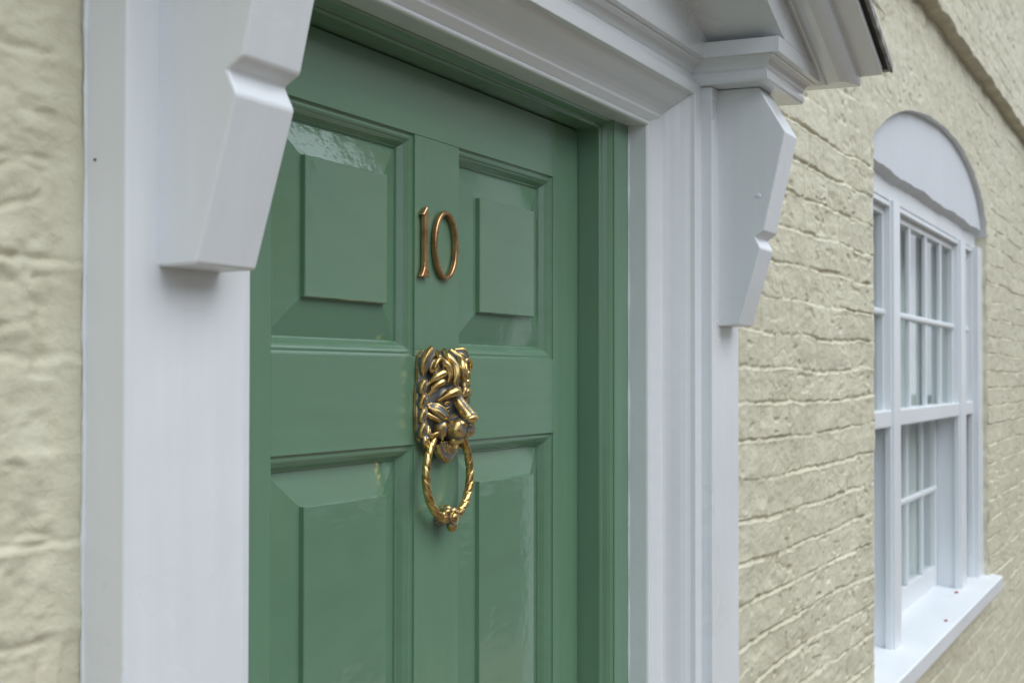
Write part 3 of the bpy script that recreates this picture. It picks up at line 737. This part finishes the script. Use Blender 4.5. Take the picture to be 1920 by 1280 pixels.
# upper sashes; the meeting rail is the bottom rail
for x0, x1, nx in ((3.702, 3.973, 1), (4.068, 5.194, 4), (5.308, 5.523, 1)):
    s = sash(x0, x1, -.131, .454, .745, nx, [.168], .03, .001, st=.032 if nx == 1 else .042)
    obj('meeting_rail', boxes((x0, x1, .727, .782, -.131, -.086)), M_ww, s, bevel=.004)
    sash(x0, x1, -.705, -.10, .803, nx, [-.372], .03, .075, st=.032 if nx == 1 else .042)
# sill
b = bmesh.new(); prism_x(b, [(.650, -.7665), (.650, -.7230), (.654, -.7205), (.720, -.7095), (.86, -.690), (.86, -.79), (.70, -.79), (.672, -.7665)], 3.47, 5.703)
obj('sill', b, M_ww, SW, bevel=.0025, segs=3)
# room behind
RB = bmesh.new(); box(RB, 3.3, 5.9, 2.6, 2.62, -1.2, 1.0); box(RB, 3.2, 3.3, .87, 2.62, -1.2, 1.0); box(RB, 5.9, 6.0, .87, 2.62, -1.2, 1.0); box(RB, 3.2, 6.0, .87, 2.62, 1.0, 1.02); box(RB, 3.2, 6.0, .87, 2.62, -1.22, -1.2)
obj('room_wall', RB, M_curtain, SW)
cb = bmesh.new(); n = 240; A = []; B_ = []
for i in range(n + 1):
    x = 3.62 + 2.0 * i / n; y = .862 + .0035 * math.sin(x * 75) + .0015 * math.sin(x * 173 + 1)
    A.append(cb.verts.new((x, y, HZ - .78))); B_.append(cb.verts.new((x, y, HZ + .50)))
for i in range(n): cb.faces.new((A[i], A[i + 1], B_[i + 1], B_[i]))
obj('curtain', cb, M_net, SW, smooth=True)
# folded shutters inside
sh = []
for a, c in ((4.02, 4.10), (5.15, 5.25)):
    sh.append((a, c, .87, 1.06, -.75, .5))
obj('folded_shutter', boxes(*sh), M_ww, SW, bevel=.003)
def petal(x, y, z, s, name, label):
    b = bmesh.new(); bmesh.ops.create_uvsphere(b, u_segments=10, v_segments=6, radius=1)
    for v in b.verts: v.co = Vector((v.co.x * s * 1.6, v.co.y * s, v.co.z * s * .35 + (v.co.x ** 2) * s * .3))
    o = obj(name, b, M_petal, smooth=True); o.location = (x, y, z); o['label'] = label; o['category'] = 'petal'; o['group'] = 'petals on the window sill'
petal(5.10, .728, HZ - .7065, .007, 'petal', 'dark red curled petal on the sill at the foot of the window post')
petal(4.55, .680, HZ - .7150, .006, 'petal', 'pale thin pink petal lying on the open middle of the sill')

# ------------------------------------------------------------------ invented houses across the street, their heights set to shape the reflections
def far_house(x0, x1, y, h, mat, label):
    t = thing('invented_terraced_house', label, 'house', ((x0 + x1) / 2, y, 0), 'invented houses across the street')
    obj('wall', boxes((x0, x1, y - 6, y, -HZ, h - HZ)), mat, t)
    rb = bmesh.new(); prism_x(rb, [(y + .25, h - .05 - HZ), (y - 3, h + 1.6 - HZ), (y - 6.2, h - .05 - HZ)], x0, x1); obj('roof', rb, M_felt, t)
    nwin = 2
    for fl in (0, 1):
        for k in range(nwin):
            xc = x0 + (k + .5) * (x1 - x0) / nwin; zc = 1.5 + fl * 2.6 - HZ
            wn = obj('window', boxes((xc - .55, xc + .55, y, y + .05, zc - .75, zc + .75)), M_ww, t)
            obj('pane', boxes((xc - .45, xc - .02, y + .051, y + .054, zc - .65, zc + .65), (xc + .02, xc + .45, y + .051, y + .054, zc - .65, zc + .65)), M_dark, wn)
mb1 = mat_brick('buff_brick', (.30, .24, .16), (.34, .27, .19), (.3, .27, .23)); mb2 = simple('cream_render', (.55, .5, .4), .9); mb4 = simple('grey_render', (.50, .51, .49), .9); mb5 = mat_brick('pale_brick', (.52, .49, .42), (.56, .52, .45), (.5, .48, .42)); mb3 = mat_brick('brown_brick', (.25, .17, .11), (.2, .13, .09), (.32, .3, .26))
far_house(-9, -3, -8.5, 4.9, mb2, 'invented cream rendered house across the street facing the green door')
far_house(-3, 3, -8.5, 5.0, mb1, 'invented buff brick house across the street next to the cream rendered house')
far_house(3, 10, -8.5, 4.8, mb3, 'invented brown brick house across the street between the buff and the grey house')
far_house(10, 17, -8.5, 8.6, mb4, 'invented grey rendered house across the street')
far_house(17, 26, -8.6, 9.6, mb5, 'invented pale brick house far along the street')
far_house(26, 40, -8.5, 9.0, mb2, 'invented long cream house at the far end of the street')
